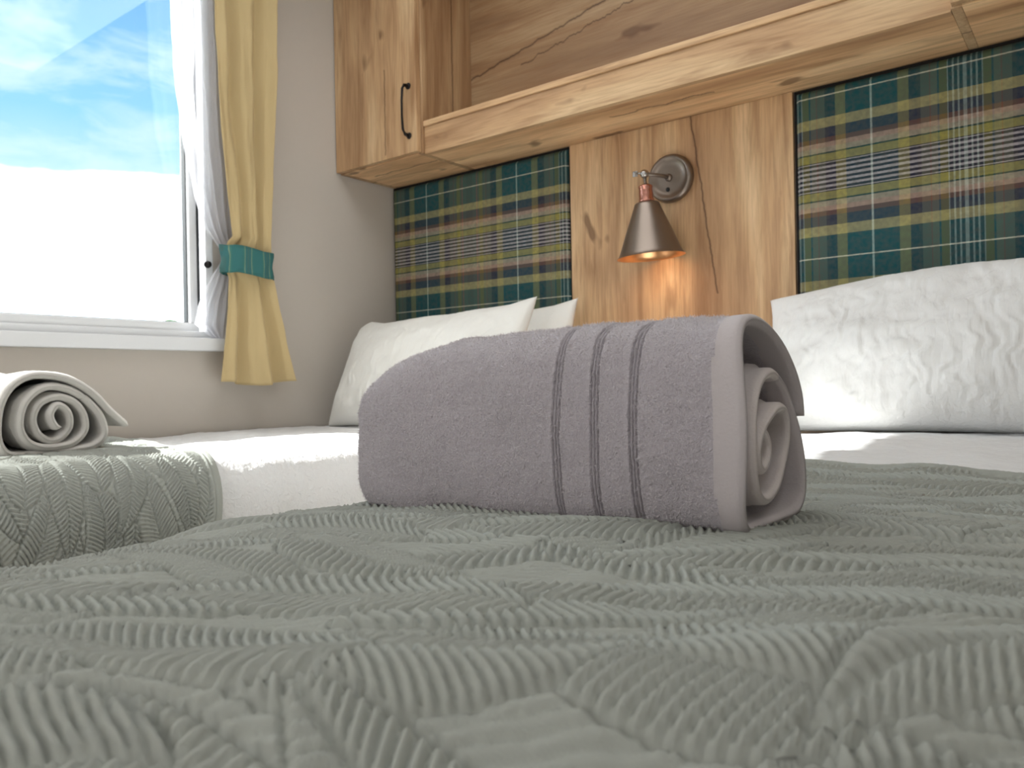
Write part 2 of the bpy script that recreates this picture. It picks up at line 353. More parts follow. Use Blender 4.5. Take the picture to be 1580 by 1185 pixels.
# outdoors
M_grass = plain('field_grass', rgb(120, 132, 84), .95, bump=.5, bscale=3)
M_leaf = plain('tree_leaves', rgb(118, 136, 104), .9, bump=.8, bscale=3)
M_bark = plain('tree_bark', rgb(92, 76, 60), .95)
g = boxobj('ground', (-220, 40, -120, 160, -1.0, -.7), M_grass); struct(g)
def tree(name, x, y, h, r, label):
    t = empty(name, (x, y, -.7)); tag(t, label, 'tree')
    bm = bmesh.new(); lathe(bm, [(0, 0), (.35, 0), (.22, h*.3), (.15, h*.6), (0, h*.7)], 10); frombm('trunk', bm, M_bark, t, True)
    bm = bmesh.new()
    for k in range(14):
        a = random.uniform(0, 6.28); rr = random.uniform(0, r*.75); zz = random.uniform(h*.4, h*.86)
        mt = Matrix.Translation((rr*math.cos(a), rr*math.sin(a), zz)) @ Matrix.Scale(random.uniform(.5, .8)*r*.75, 4)
        res = bmesh.ops.create_icosphere(bm, subdivisions=3, radius=1, matrix=mt)
        for v in res['verts']: v.co += v.normal*0 + Vector([mnoise.noise(v.co*2.2+Vector((q*9, 0, 0)))*.35 for q in range(3)])
    frombm('foliage', bm, M_leaf, t, True)
tree('tree', -57.6, 32.0, 7.1, 2.0, 'hazy green tree on the horizon outside, at the lower right corner of the window')
tree('tree.001', -66.5, 30.2, 6.3, 2.6, 'low hazy tree on the horizon outside, left neighbour of the corner tree')

# ------------------------------------------------------------------ window
win = empty('window_1', (XL, .65, WZ0)); struct(win); wo = (XL, .65, WZ0)
def frame_bm(x0, x1, ya, yb, za, zb, w, bev=.003):
    bm = bmesh.new()
    box(bm, x0, x1, ya, yb, za, za+w, bev, wo); box(bm, x0, x1, ya, yb, zb-w, zb, bev, wo)
    box(bm, x0, x1, ya, ya+w, za+w, zb-w, bev, wo); box(bm, x0, x1, yb-w, yb, za+w, zb-w, bev, wo); return bm
frombm('window_frame', frame_bm(XL-.055, XL+.004, WY0, WY1, WZ0, WZ1, .020), M_white, win)
frombm('window_sash', frame_bm(XL-.048, XL-.008, WY0+.024, WY1-.036, WZ0+.0165, WZ1-.024, .026), M_white, win)
frombm('window_seal', frame_bm(XL-.040, XL-.022, WY0+.049, WY1-.0605, WZ0+.0415, WZ1-.049, .0035, 0), M_rubber, win)
boxobj('pane', (XL-.034, XL-.030, WY0+.048, WY1-.062, WZ0+.042, WZ1-.05), M_glass, win, off=wo)
sill = boxobj('window_sill', (XL-.002, XL+.030, WY0-.03, 1.220, .765, .8005), M_white, win, bev=.004, off=wo)
bm = bmesh.new(); lathe(bm, [(0, 0), (.009, 0), (.010, .004), (.008, .012), (0, .014)], 20, Matrix.Translation((XL+.0055-wo[0], 1.180-wo[1], 1.003-wo[2])) @ Matrix.Rotation(math.pi/2, 4, 'Y'))
frombm('latch_knob', bm, M_black, win, True)
bm = bmesh.new(); box(bm, XL-.007, XL+.0048, 1.1580, 1.1592, WZ0+.03, WZ1-.05, 0, wo)
frombm('sash_joint', bm, M_rubber, win)

# ------------------------------------------------------------------ bed-head wall panels
W_panel = wood('oak_panel', 'z', 16.2, tone=1.05, cracks=((-.671, -.138, .0048, .016, .88, 1.35),))
hb = boxobj('oak_wall_panel', (-1.231, -.596, 1.886, 1.8995, 0.02, 1.3445), W_panel)
tag(hb, 'light oak board with a long dark crack behind the wall lamp, between the two tartan panels', 'wall panel')
def tartan_panel(name, x0, x1, mat, label):
    # padded board: rounded edges and a slight bulge
    nx, nz = 60, 60; z0, z1 = .30, 1.338
    a = np.linspace(0, 1, nx); b = np.linspace(0, 1, nz); A, B = np.meshgrid(a, b, indexing='ij')
    ea = np.minimum(A, 1-A)*(x1-x0); eb = np.minimum(B, 1-B)*(z1-z0); e = np.minimum(ea, eb)
    A2 = A; yy = 1.8995 - .020*np.clip(e/.012, 0, 1)**.4 - .003*np.sin(math.pi*A)*np.sin(math.pi*B)
    P = np.stack([x0+(x1-x0)*A2, yy, z0+(z1-z0)*B], -1)
    # concentrate samples at the rims
    ra = np.sort(np.concatenate([np.array([0, .002, .004, .008, .012])/(x1-x0), np.linspace(.02, (x1-x0)-.02, nx-10)/(x1-x0), 1-np.array([0, .002, .004, .008, .012])/(x1-x0)]))
    rb = np.sort(np.concatenate([np.array([0, .002, .004, .008, .012])/(z1-z0), np.linspace(.02, (z1-z0)-.02, nz-10)/(z1-z0), 1-np.array([0, .002, .004, .008, .012])/(z1-z0)]))
    A, B = np.meshgrid(ra, rb, indexing='ij'); ea = np.minimum(A, 1-A)*(x1-x0); eb = np.minimum(B, 1-B)*(z1-z0); e = np.minimum(ea, eb)
    yy = 1.8995 - .020*np.clip(e/.012, 0, 1)**.4 - .003*np.sin(math.pi*A)*np.sin(math.pi*B)
    P = np.stack([x0+(x1-x0)*A, yy, z0+(z1-z0)*B], -1)
    t = empty(name, (0, 0, 0)); tag(t, label, 'wall panel')
    link('padded_face', grid_mesh('padded_face', P), mat, t, True)
    boxobj('gap_shade_board', (x0-.0045, x1+.0045, 1.893, 1.8998, z0-.004, 1.3445), M_gap, t)  # dark rim paints the shadow gap round the padded face
    return t
T_left = tartan('tartan_fabric', -1.4207, 1.100, special=-1.609)
T_right = tartan('tartan_wool', -.4205, 1.1275, sc=.975)
tartan_panel('tartan_headboard', -1.962, -1.2375, T_left, 'green and yellow tartan padded panel above the window-side bed, left of the lamp')
tartan_panel('tartan_headboard.001', -.589, .134, T_right, 'green and yellow tartan padded panel right of the lamp, above the large pillow')

# ------------------------------------------------------------------ overhead cupboards and open shelf
W_h = wood('oak_horizontal', 'x', 5.1, cracks=((1.0, 0, .003, .05, 5, 6),))
W_h2 = wood('oak_shelf_back', 'x', 21.4, cracks=((1.945, .20, .0065, .035, -2, 0), (1.90, .20, .004, .06, -1.4, -.9)), tone=.86)
W_u = wood('oak_underside_lit', 'x', 44.0, tone=1.17, flat=True, cracks=((1.745, 0, .006, .03, -1.90, -1.62),))  # raised tone: bounce light from below put into the wood colour
W_u2 = wood('oak_shelf_underside_lit', 'x', 71.0, tone=1.15, flat=True, cracks=((1.76, .0, .007, .05, -1.02, -.74), (1.72, .03, .003, .05, -1.3, -1.0)))  # paler oak copy, upward bounce light painted in
W_door = wood('oak_door', 'z', 8.2, cracks=((-1.735, .0, .0040, .014, 1.36, 1.62),))
W_side = wood('oak_side', 'z', 17.9, tone=.95, flat=True, cracks=((1.795, 0, .005, .012, 1.3, 2),))
ZB = 1.345
def cupboard(name, x0, x1, hinge_left, label):
    t = empty(name, ((x0+x1)/2, 1.78, ZB)); off = t.location[:]; tag(t, label, 'cupboard', 'overhead oak cupboards')
    boxobj('side_panel', (x0, x0+.018, 1.660, 1.8995, ZB, 1.95), W_side, t, .0012, off)
    boxobj('side_panel', (x1-.018, x1, 1.660, 1.8995, ZB, 1.95), W_side, t, .0012, off)
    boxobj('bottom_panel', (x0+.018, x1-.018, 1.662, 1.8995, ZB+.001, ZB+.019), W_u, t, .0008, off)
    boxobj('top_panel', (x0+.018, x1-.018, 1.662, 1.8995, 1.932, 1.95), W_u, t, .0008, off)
    boxobj('back_panel', (x0+.018, x1-.018, 1.890, 1.8995, ZB+.02, 1.931), W_side, t, 0, off)
    d = boxobj('door', (x0+.002, x1-.006, 1.640, 1.6585, ZB+.003, 1.948), W_door, t, .0016, off)
    hx = (x1-.036) if hinge_left else (x0+.036)
    bm = bmesh.new(); h0, h1 = 1.398, 1.545; y = 1.640
    pts = [(hx, y-.002, h0), (hx, y-.018, h0+.002), (hx, y-.026, h0+.014), (hx, y-.029, h0+.05), (hx, y-.029, h1-.05), (hx, y-.026, h1-.014), (hx, y-.018, h1-.002), (hx, y-.002, h1)]
    pts = [tuple(a-b for a, b in zip(p, off)) for p in pts]
    tube(bm, pts, [.0065, .0048, .0040, .0034, .0034, .0040, .0048, .0065], 12)
    for z in (h0, h1):
        lathe(bm, [(0, 0), (.0095, 0), (.0095, .003), (.006, .006), (0, .006)], 18, Matrix.Translation((hx-off[0], y-off[1]+.0005, z-off[2])) @ Matrix.Rotation(math.pi/2, 4, 'X'))
    frombm('handle', bm, M_black, d, True)
    return t
cupboard('wall_cupboard', -1.966, -1.597, True, 'oak overhead cupboard beside the window, its door with a black bar handle')
cupboard('wall_cupboard.001', -.230, .139, False, 'oak overhead cupboard at the top right corner, above the right tartan panel')
sh = empty('wall_shelf', (-.9135, 1.79, ZB)); off = sh.location[:]
tag(sh, 'long open oak shelf with a raised front rail between the two overhead cupboards', 'shelf')
x0, x1 = -1.5965, -.2305
boxobj('shelf_board', (x0, x1, 1.6850, 1.8995, ZB+.0005, ZB+.018), W_u2, sh, .0008, off)
boxobj('front_rail', (x0, x1, 1.667, 1.6845, ZB-.002, ZB+.078), W_h, sh, .0010, off)
boxobj('rail_cap', (x0, x1, 1.661, 1.692, ZB+.0785, ZB+.0945), wood('oak_cap', 'x', 61.0, tone=1.05), sh, .0022, off)
boxobj('back_panel', (x0, x1, 1.884, 1.8995, ZB+.0185, 1.95), W_h2, sh, 0, off)
boxobj('top_board', (x0, x1, 1.664, 1.8835, 1.932, 1.95), W_h, sh, .001, off)

# ------------------------------------------------------------------ wall lamp
LX, LZ = -.912, 1.192
lamp = empty('wall_lamp', (LX, 1.886, LZ)); tag(lamp, 'gunmetal wall lamp with a conical shade, lit, fixed to the oak panel', 'wall lamp')
RX = Matrix.Rotation(math.pi/2, 4, 'X')          # lathe axis +z -> -y
bm = bmesh.new(); lathe(bm, [(0, 0), (.061, 0), (.0635, .003), (.063, .012), (.059, .018), (.053, .0195), (.051, .0165), (.030, .0165), (.012, .018), (0, .018)], 64, RX)
frombm('backplate', bm, M_bronze, lamp, True)
bm = bmesh.new(); J = (-.029, -.098, -.001)
tube(bm, [(0, -.016, 0), (-.006, -.036, .002), J], [.0062, .0050, .0048], 16)
lathe(bm, [(0, 0), (.010, 0), (.010, .005), (.006, .009), (0, .009)], 20, Matrix.Translation((0, -.016, 0)) @ RX)
frombm('arm', bm, M_bronze, lamp, True)
bm = bmesh.new(); bmesh.ops.create_uvsphere(bm, u_segments=24, v_segments=14, radius=.0115, matrix=Matrix.Translation(J)); frombm('joint', bm, M_chrome, lamp, True)
bm = bmesh.new(); tube(bm, [(J[0]+.004, J[1]-.002, J[2]), (J[0]-.020, J[1]-.006, J[2]+.004)], [.0028, .0022], 12)
box(bm, J[0]-.030, J[0]-.016, J[1]-.0075, J[1]-.0045, J[2]-.005, J[2]+.010, .001)
frombm('wing_screw', bm, M_chrome, lamp, True)
bm = bmesh.new(); bmesh.ops.create_uvsphere(bm, u_segments=16, v_segments=10, radius=.0055, matrix=Matrix.Translation((-.004, -.0175, -.030)) @ Matrix.Diagonal((1, .8, 1, 1))); frombm('switch', bm, M_rubber, lamp, True)
TI = Matrix.Translation(J) @ Matrix.Rotation(math.radians(3.0), 4, 'X') @ Matrix.Rotation(math.radians(-2.5), 4, 'Y')
bm = bmesh.new(); lathe(bm, [(0, -.004), (.0045, -.006), (.0045, -.024), (.010, -.027), (.0145, -.030), (.0150, -.034)], 28, TI); frombm('socket_neck', bm, M_chrome, lamp, True)
bm = bmesh.new()
prof = [(.0120, -.028), (.0175, -.031), (.0185, -.034), (.0170, -.037), (.0175, -.043), (.0182, -.052), (.0182, -.064), (.0200, -.068), (.0200, -.073), (0, -.073)]
lathe(bm, prof, 36, TI); frombm('copper_collar', bm, M_copper, lamp, True)['label'] = 'copper collar above the shade'
bm = bmesh.new()
outer = [(.0175, -.0735), (.0290, -.0745), (.0320, -.078), (.0345, -.086), (.0600, -.150), (.0790, -.2010), (.0830, -.2085), (.0875, -.2125)]
lathe(bm, outer, 72, TI); shade = frombm('shade', bm, M_bronze, lamp, True)
bm = bmesh.new(); inner = [(.0873, -.2128), (.0822, -.2092), (.0778, -.2010), (.0588, -.150), (.0333, -.088), (.0300, -.080), (0, -.079)]
lathe(bm, inner, 72, TI); li = frombm('shade_lining', bm, M_copin, shade, True); li['label'] = 'warm copper inside of the shade'
bm = bmesh.new(); lathe(bm, [(0, -.080), (.012, -.080), (.013, -.100), (.020, -.120), (.0215, -.135), (.017, -.150), (.008, -.157), (0, -.158)], 28, TI); frombm('bulb', bm, M_bulb, lamp, True)
pl = bpy.data.lights.new('lamp_light', 'SPOT'); pl.energy = .45; pl.color = (1, .72, .45); pl.spot_size = math.radians(100); pl.spot_blend = 1.0; pl.shadow_soft_size = .02
po = bpy.data.objects.new('lamp_light', pl); COL.objects.link(po); po.location = (LX-.03, 1.886-.098, LZ-.20); po.rotation_euler = Vector((.10, .50, -1)).to_track_quat('-Z', 'Y').to_euler()

# ------------------------------------------------------------------ curtains
def interp_rows(keys, zs):
    ks = sorted(keys); z = [k[0] for k in ks]
    return [np.interp(zs, z, [k[i] for k in ks]) for i in range(1, len(ks[0]))]
def curtain_mesh(name, keys, x, nf, amp, n=150, rows=150, seed=0, wave=.0, hem=.0):
    """keys: (z, yleft, yright, depthscale)"""
    zs = np.linspace(min(k[0] for k in keys), max(k[0] for k in keys), rows)
    a, b, dp = interp_rows(keys, zs); t = np.linspace(0, 1, n)
    Tt, Zz = np.meshgrid(t, zs, indexing='ij'); A = a[None, :]; B = b[None, :]; D = dp[None, :]
    ph = Tt*nf*2*math.pi + 1.1*fbm(Tt*3+5, Zz*2.5, seed) + .5
    fold = np.sin(ph) + .35*np.sin(ph*2.1+1.3) + .45*vnoise(Tt*6, Zz*3, seed+7)
    sharp = np.sign(fold)*np.abs(fold)**.8
    Y = A + (B-A)*(Tt + .016*np.cos(ph)*np.sin(math.pi*Tt))
    X = x + amp*D*sharp + .006*fbm(Tt*5, Zz*9, seed+3)
    Zo = Zz + hem*np.sin(ph*.5+1)*np.clip(1-(Zz-zs[0])/.10, 0, 1)
    return grid_mesh(name, np.stack([X, Y, Zo], -1))
def solid(o, th):
    md = o.modifiers.new('thickness', 'SOLIDIFY'); md.thickness = th; md.offset = 0
CK = [(.675, 1.175, 1.413, 1.25), (.77, 1.186, 1.393, 1.1), (.875, 1.202, 1.369, .95), (.965, 1.208, 1.349, .55), (.99, 1.199, 1.345, .40), (1.02, 1.198, 1.342, .40), (1.06, 1.205, 1.341, .5), (1.08, 1.222, 1.338, .7), (1.20, 1.205, 1.343, .9), (1.38, 1.189, 1.354, 1.0), (1.56, 1.181, 1.363, 1.0), (1.75, 1.177, 1.370, 1.0), (1.985, 1.150, 1.385, 1.0)]
SKk = [(.797, 1.190, 1.214, .6), (.836, 1.126, 1.236, 1), (.889, 1.136, 1.245, 1), (.962, 1.173, 1.246, .8), (1.01, 1.206, 1.248, .4), (1.045, 1.206, 1.248, .4), (1.101, 1.163, 1.245, .8), (1.183, 1.131, 1.243, 1), (1.35, 1.098, 1.240, 1), (1.514, 1.080, 1.238, 1), (1.70, 1.076, 1.235, 1), (1.985, 1.065, 1.230, 1)]
def teal_band(name, ya, yb, xc, parent, mat):
    # a strip wrapped round the gathered curtain
    bm = bmesh.new(); n = 48; rows = 8; R = []
    for j in range(rows):
        z = .978 + .075*j/(rows-1); rr = []
        for k in range(n):
            a = 2*math.pi*k/n
            c, s = math.cos(a), math.sin(a)
            yy = (ya+yb)/2 + (yb-ya)/2*1.03*math.copysign(abs(c)**.7, c) + .003*math.sin(3*a+j)
            xx = xc + .033*math.copysign(abs(s)**.8, s) + .0015*math.sin(9*a+j*.8)
            zz = z - .010*(yy-ya)/(yb-ya) + .002*math.sin(4*a)
            rr.append(bm.verts.new((xx, yy, zz)))
        R.append(rr)
    for A, B in zip(R, R[1:]):
        for k in range(n): bm.faces.new((A[k], A[(k+1) % n], B[(k+1) % n], B[k]))
    o = frombm(name, bm, mat, parent, True); solid(o, .002); return o
M_band, tn, tp = newmat('teal_check'); tcc = N(tn, 'ShaderNodeTexCoord'); spp = N(tn, 'ShaderNodeSeparateXYZ'); L(tn, tcc.outputs['Object'], spp.inputs[0])
uu = math_(tn, 'DIVIDE', math_(tn, 'PINGPONG', spp.outputs[1], .030), .030); vv = math_(tn, 'DIVIDE', math_(tn, 'SUBTRACT', spp.outputs[2], .966), .09)
c1 = ramp_(tn, uu, [(0, rgb(30, 104, 108)), (.5, rgb(58, 118, 108)), (.62, rgb(150, 160, 120)), (.70, rgb(34, 96, 104)), (.9, rgb(60, 90, 90))], 'CONSTANT')
c2 = ramp_(tn, vv, [(0, rgb(60, 110, 104)), (.14, rgb(200, 186, 116)), (.24, rgb(40, 108, 112)), (.8, rgb(32, 96, 104))], 'CONSTANT')
L(tn, mix_(tn, .55, c1, c2), tp.inputs['Base Color']); tp.inputs['Roughness'].default_value = .85
cu_ = empty('curtain', (-1.905, 1.28, .675)); tag(cu_, 'ochre yellow curtain tied with a teal check band, right of the window', 'curtain')
ci = Vector(cu_.location)
def shift(me, v): me.transform(Matrix.Translation(-Vector(v)))
me = curtain_mesh('drape', CK, -1.905, 2.2, .016, seed=5, hem=.006); shift(me, ci); o = link('drape', me, M_curt, cu_, True); solid(o, .0018)
o = teal_band('tieback', 1.194, 1.343, -1.905, cu_, M_band)
o.data.transform(Matrix.Translation(-ci)); o['label'] = 'teal check fabric tieback'
M_band.node_tree.nodes
sv = empty('sheer_curtain', (-1.940, 1.16, .797)); tag(sv, 'white sheer voile curtain gathered at the right edge of the window', 'curtain')
me = curtain_mesh('voile', SKk, -1.942, 4.3, .008, seed=9, n=200); shift(me, sv.location); link('voile', me, M_voile, sv, True)
# the other side of the same window, gathered beyond the left edge of the picture (it bounds the patch of sun)
mir = lambda K, c: [(z, 2*c-b, 2*c-a, d) for z, a, b, d in K]
cu2 = empty('curtain.001', (-1.905, .02, .675)); tag(cu2, 'ochre yellow curtain on the far side of the window, beyond the picture edge', 'curtain')
me = curtain_mesh('drape', mir(CK, .655), -1.905, 2.6, .019, seed=15); shift(me, cu2.location); o = link('drape', me, M_curt, cu2, True); solid(o, .0018)
K2 = [(z, a-.02, b+.30, d) for z, a, b, d in mir(SKk, .655)]
sv2 = empty('sheer_curtain.001', (-1.94, .25, .797)); tag(sv2, 'white sheer voile curtain on the far side of the window, beyond the picture edge', 'curtain')
me = curtain_mesh('voile', K2, -1.942, 6, .007, seed=19, n=200); shift(me, sv2.location); link('voile', me, M_voile, sv2, True)
bm = bmesh.new(); tube(bm, [(-1.915, -.08, 2.0), (-1.915, 1.42, 2.0)], .011, 16)
for y in (-.04, 1.38): box(bm, XL+.0005, -1.915, y-.006, y+.006, 1.993, 2.007, .001)
tag(frombm('curtain_rail', bm, M_white, None, True), 'white curtain rail above the window', 'curtain rail')

# ------------------------------------------------------------------ beds
RB = dict(xw=.128, xe=-.690, side=-1)         # near bed: wall side, aisle side
LB = dict(xw=-1.955, xe=-1.195, side=1)
def profile(bed, s, lift=0.0, rad=.11, drop=.30):
    """arc length s across the bed from the wall side -> x, z, nx, nz"""
    xe = bed['xe']; sd = bed['side']; xw = bed['xw']
    R_ = rad; flat = abs(xe-xw)-R_
    q = R_*math.pi/2
    a = np.clip((s-flat)/R_, 0, math.pi/2)
    over = np.maximum(s-flat-q, 0)
    x = xw + sd*(np.minimum(s, flat)+(R_+lift)*np.sin(a)) ; z = .55 - R_ + (R_+lift)*np.cos(a) - over
    return x, z, sd*np.sin(a), np.cos(a), flat+q
def undul(X, Y, bed):
    u = .0060*fbm(X*5+3, Y*5, 31) + .0042*fbm(X*12, Y*12, 35)
    if bed is RB:
        # soft fold near the foot: the cover rolls down towards the foot corner
        d = (X+.26)*(-.60)+(Y-.175)*.80      # signed distance from the fold line
        u = u + .007*np.exp(-(d/.022)**2) - .030*sstep(.012, -.075, d)
        d2 = (X+.45)*(-.35)+(Y-.42)*.94
        u = u + .0055*np.exp(-(d2/.030)**2)*sstep(-.15, -.28, X)
        d3 = (X+.05)*(.25)+(Y-.78)*.97
        u = u - .008*np.exp(-(d3/.09)**2)*sstep(-.32, -.12, X)
        u = u - .010*sstep(-.46, -.62, X)
    return u
def base_bed(bed, name, label):
    xa, xb = sorted((bed['xw'], bed['xe'])); xi = .03
    t = empty(name, ((xa+xb)/2, .93, 0)); off = t.location[:]; tag(t, label, 'bed')
    ins0 = xa+(.02 if bed is LB else xi+.02); ins1 = xb-(xi+.02 if bed is LB else .02)
    boxobj('bed_base', (ins0+.01, ins1-.01, .01, 1.866, .08, .30), M_base, t, .006, off)
    boxobj('mattress', (ins0+.002, ins1-.002, .0, 1.868, .30, .505), M_mattress, t, .03, off)
    for x in (ins0+.05, ins1-.05):
        for y in (.08, 1.80):
            bm = bmesh.new(); lathe(bm, [(0, 0), (.022, 0), (.028, .08), (0, .08)], 20, Matrix.Translation((x-off[0], y-off[1], -off[2]))); frombm('leg', bm, M_black, t, True)
    return t
base_bed(RB, 'single_bed', 'single bed in the foreground on which the large grey towel lies')
base_bed(LB, 'single_bed.001', 'single bed standing along the wall under the window')
def make_duvet(bed, name, label):
    *_, sl = profile(bed, np.array([0.0])); S = np.linspace(0, sl+.14, 230); V = np.linspace(-.035, 1.868, 480)
    s, y = np.meshgrid(S, V, indexing='ij'); x, z, nx, nz, _ = profile(bed, s)
    h = undul(x, y, bed)-.0085-.0075*sstep(.80 if bed is LB else 1.0, .66 if bed is LB else .94, y)
    cr_ = fbm(s*28+1.3*vnoise(y*30, s*30, 5), y*95+2*vnoise(s*25, y*25, 6), 41, 2)*.0012 + .003*fbm(s*9, y*9, 44, 2)
    h = h+cr_*sstep(.5, .8, y)
    h = h-.012*sstep(1.80, 1.87, y)
    P = np.stack([x+nx*h, y, z+nz*h], -1); me = grid_mesh(name, P); o = link(name, me, M_sheet, None, True)
    md = o.modifiers.new('thickness', 'SOLIDIFY'); md.thickness = .006; md.offset = -1 if bed is LB else -1
    return tag(o, label, 'bedding')

def feather_field(S, Y, seed, x_range, y_range, bias=0.0):
    """embossed palm-leaf pattern, height 0..1 on a regular grid S (n,m), Y (n,m)"""
    r = np.random.default_rng(seed); sv_, yv = S[:, 0], Y[0, :]
    ph = (S*.72+Y*.70+.003*vnoise(S*40, Y*40, 3))/.0080
    H = .30+.30*np.abs(np.cos(math.pi*ph))
    leaves = []
    row = 0; y = y_range[0]-.05
    while y < y_range[1]+.06:
        s = x_range[0]-.1+(.095 if row % 2 else 0)
        while s < x_range[1]+.12:
            leaves.append((s+r.uniform(-.018, .018), y+r.uniform(-.010, .010), (0 if row % 2 else math.pi)+bias+r.uniform(-.42, .42)+(.25 if row % 3 else -.25), r.uniform(.17, .23), r.uniform(.031, .038), r.uniform(-2.2, 2.2)))
            s += .150
        row += 1; y += .052
    order = r.permutation(len(leaves))
    for k in order:
        cs, cy, th, Ln, Wd, cv_ = leaves[k]
        i0, i1 = np.searchsorted(sv_, [cs-.16, cs+.16]); j0, j1 = np.searchsorted(yv, [cy-.16, cy+.16])
        if i1 <= i0 or j1 <= j0: continue
        dx = S[i0:i1, j0:j1]-cs; dy = Y[i0:i1, j0:j1]-cy
        a = dx*math.cos(th)+dy*math.sin(th); b = -dx*math.sin(th)+dy*math.cos(th); b = b-cv_*a*a
        t = a/Ln+.5; ins = (t > 0) & (t < 1); tt = np.clip(t, 0, 1)
        w = Wd*np.sin(math.pi*tt**.75)**.75+1e-5; ab = np.abs(b)
        inside = ins & (ab < w)
        ph = (a - .95*ab - 5.0*ab*ab*0 + 9*ab*ab)/(.0074+.0009*math.sin(k*2.3))
        rib = np.abs(np.cos(math.pi*ph))**.85
        h = .10+.90*rib*(.75+.25*r.uniform(0,1))
        h = h*sstep(0, .0055, w-ab)*(.25+.75*sstep(.0, .0035, ab))
        sub = H[i0:i1, j0:j1]; sub[inside] = h[inside]
    return H
def make_cover(bed, name, label, yfun, y0, res, drop, seed, amp, bias=0.0):
    *_, sl = profile(bed, np.array([0.0])); Smax = sl+drop
    ns = int(Smax/res); ym = max(yfun(0), yfun(Smax)); nv = int((ym-y0)/res)
    S = np.linspace(0, Smax, ns); V = np.linspace(y0, ym, nv)
    s, v = np.meshgrid(S, V, indexing='ij')
    y = y0+(v-y0)*(np.array([yfun(q) for q in S])[:, None]-y0)/(ym-y0)
    x, z, nx, nz, _ = profile(bed, s, lift=.002)
    H = feather_field(s, v, seed, (0, Smax), (y0, ym), bias)
    # plain stitched hem along the head edge
    de = ym-v; hem = sstep(.026, .020, de)
    H = H*(1-hem)+hem*(.50+.5*sstep(.0, .004, de)-.35*np.exp(-((de-.017)/.0018)**2))
    h = undul(x, y, bed)+amp*(H-.5)+.0004*vnoise(s*420, v*420, 77)
    h = h-.006*sstep(.005, 0, de)
    # foot rounding
    f = sstep(.03, -.045, y); 
    X = x+nx*h; Z = z+nz*h-.02*f*f
    P = np.stack([X, y, Z], -1)
    # hem fold-down row
    last = P[:, -1:, :].copy(); last[..., 2] -= np.abs(nz[:, -1:])*.005; last[..., 0] -= nx[:, -1:]*.005
    P = np.concatenate([P, last], 1)
    o = link(name, grid_mesh(name, P), M_cover, None, True); return tag(o, label, 'coverlet')
make_duvet(RB, 'duvet', 'white crinkled duvet on the foreground bed, showing below the right pillow')
make_duvet(LB, 'duvet.001', 'white crinkled duvet on the bed by the window, partly in sunlight')
make_cover(RB, 'coverlet', 'sage green embossed leaf pattern coverlet filling the foreground, under the large towel', lambda s: 1.025, -.045, .0016, .16, 5, .0080, -.50)
make_cover(LB, 'coverlet.001', 'sage green embossed leaf pattern coverlet on the bed by the window, under the white towel', lambda s: .885-.16*s/.9, -.03, .0021, .16, 8, .0072)

# ------------------------------------------------------------------ pillows
def pillow(name, w, h, th, loc, rot, mat, label, seed, tension=1.0, group=None, crk=.0014, flatb=.0, top=None):
    n, m_ = 170, 130
    a = np.linspace(-1, 1, n); b = np.linspace(-1, 1, m_); A, B = np.meshgrid(a, b, indexing='ij')
    env = (np.clip(1-A**2, 0, 1)*np.clip(1-B**2, 0, 1))
    T_ = th/2*env**.42
    # corners stay pointed, sides draw in
    X = w/2*A*(1-.05*(1-B**2)**1.0*np.abs(A)**3); Zz = h/2*B*(1-.06*(1-A**2)*np.abs(B)**3)+h/2
    rad = np.arctan2(np.abs(B)-1.15, np.abs(A)-1.15)
    wr = .014*fbm(A*2.2+seed, B*1.8, seed, 3)+.004*fbm(rad*6+seed, A*0+B*.6, seed+4, 2)*(np.abs(A)*np.abs(B))**.7
    cq = crk*fbm(A*w*52+1.5*vnoise(A*7, B*6, seed+1), B*h*9+.8*vnoise(A*9, B*5, seed+2), seed+8, 2)
    k = np.clip(env*5, 0, 1)
    front = -(T_+k*(wr+cq)); back = (T_*.8+k*.5*wr)
    if top is not None: Zz = Zz+np.interp(A, top[0], top[1])*np.clip((B+1)/2, 0, 1)**2
    P1 = np.stack([X, front, Zz], -1); P2 = np.stack([X, back, Zz], -1)
    P = np.concatenate([P1, P2[:, ::-1]], 1)          # front then back, joined along the top edge
    me = grid_mesh(name, P)
    bm = bmesh.new(); bm.from_mesh(me); bmesh.ops.remove_doubles(bm, verts=bm.verts[:], dist=1e-5)
    # base settles on the mattress
    for v in bm.verts:
        if v.co.z < .10: v.co.z += flatb*(1-v.co.z/.10)**2
    bm.to_mesh(me); bm.free()
    o = link(name, me, mat, None, True); o.location = loc; o.rotation_euler = rot
    return tag(o, label, 'pillow', group)
R_ = math.radians
pillow('pillow', .80, .365, .19, (-.235, 1.700, .545), (R_(-22), 0, R_(0)), M_pillow, 'large white crinkled pillow propped under the right tartan panel', 3, crk=.0034, top=([-1, -.8, -.4, 0, .4, 1], [-.042, -.032, -.006, .006, .004, -.03]))
pillow('pillow.001', .715, .345, .17, (-1.545, 1.52, .548), (R_(-24), R_(-1), R_(-3)), M_pillow_s, 'white pillow by the window, the front one of the two, touching the wall', 12, crk=.0024, top=([-1, -.82, -.6, -.2, .3, .8, 1], [-.012, .006, -.006, -.004, -.004, .004, .020]))
pillow('pillow.002', .72, .335, .13, (-1.515, 1.735, .548), (R_(-12), R_(-1), R_(0)), M_pillow_s, 'white pillow by the window, the back one, against the left tartan panel', 23, crk=.0016, top=([-1, 0, .8, 1], [0, -.01, .0, .012]))

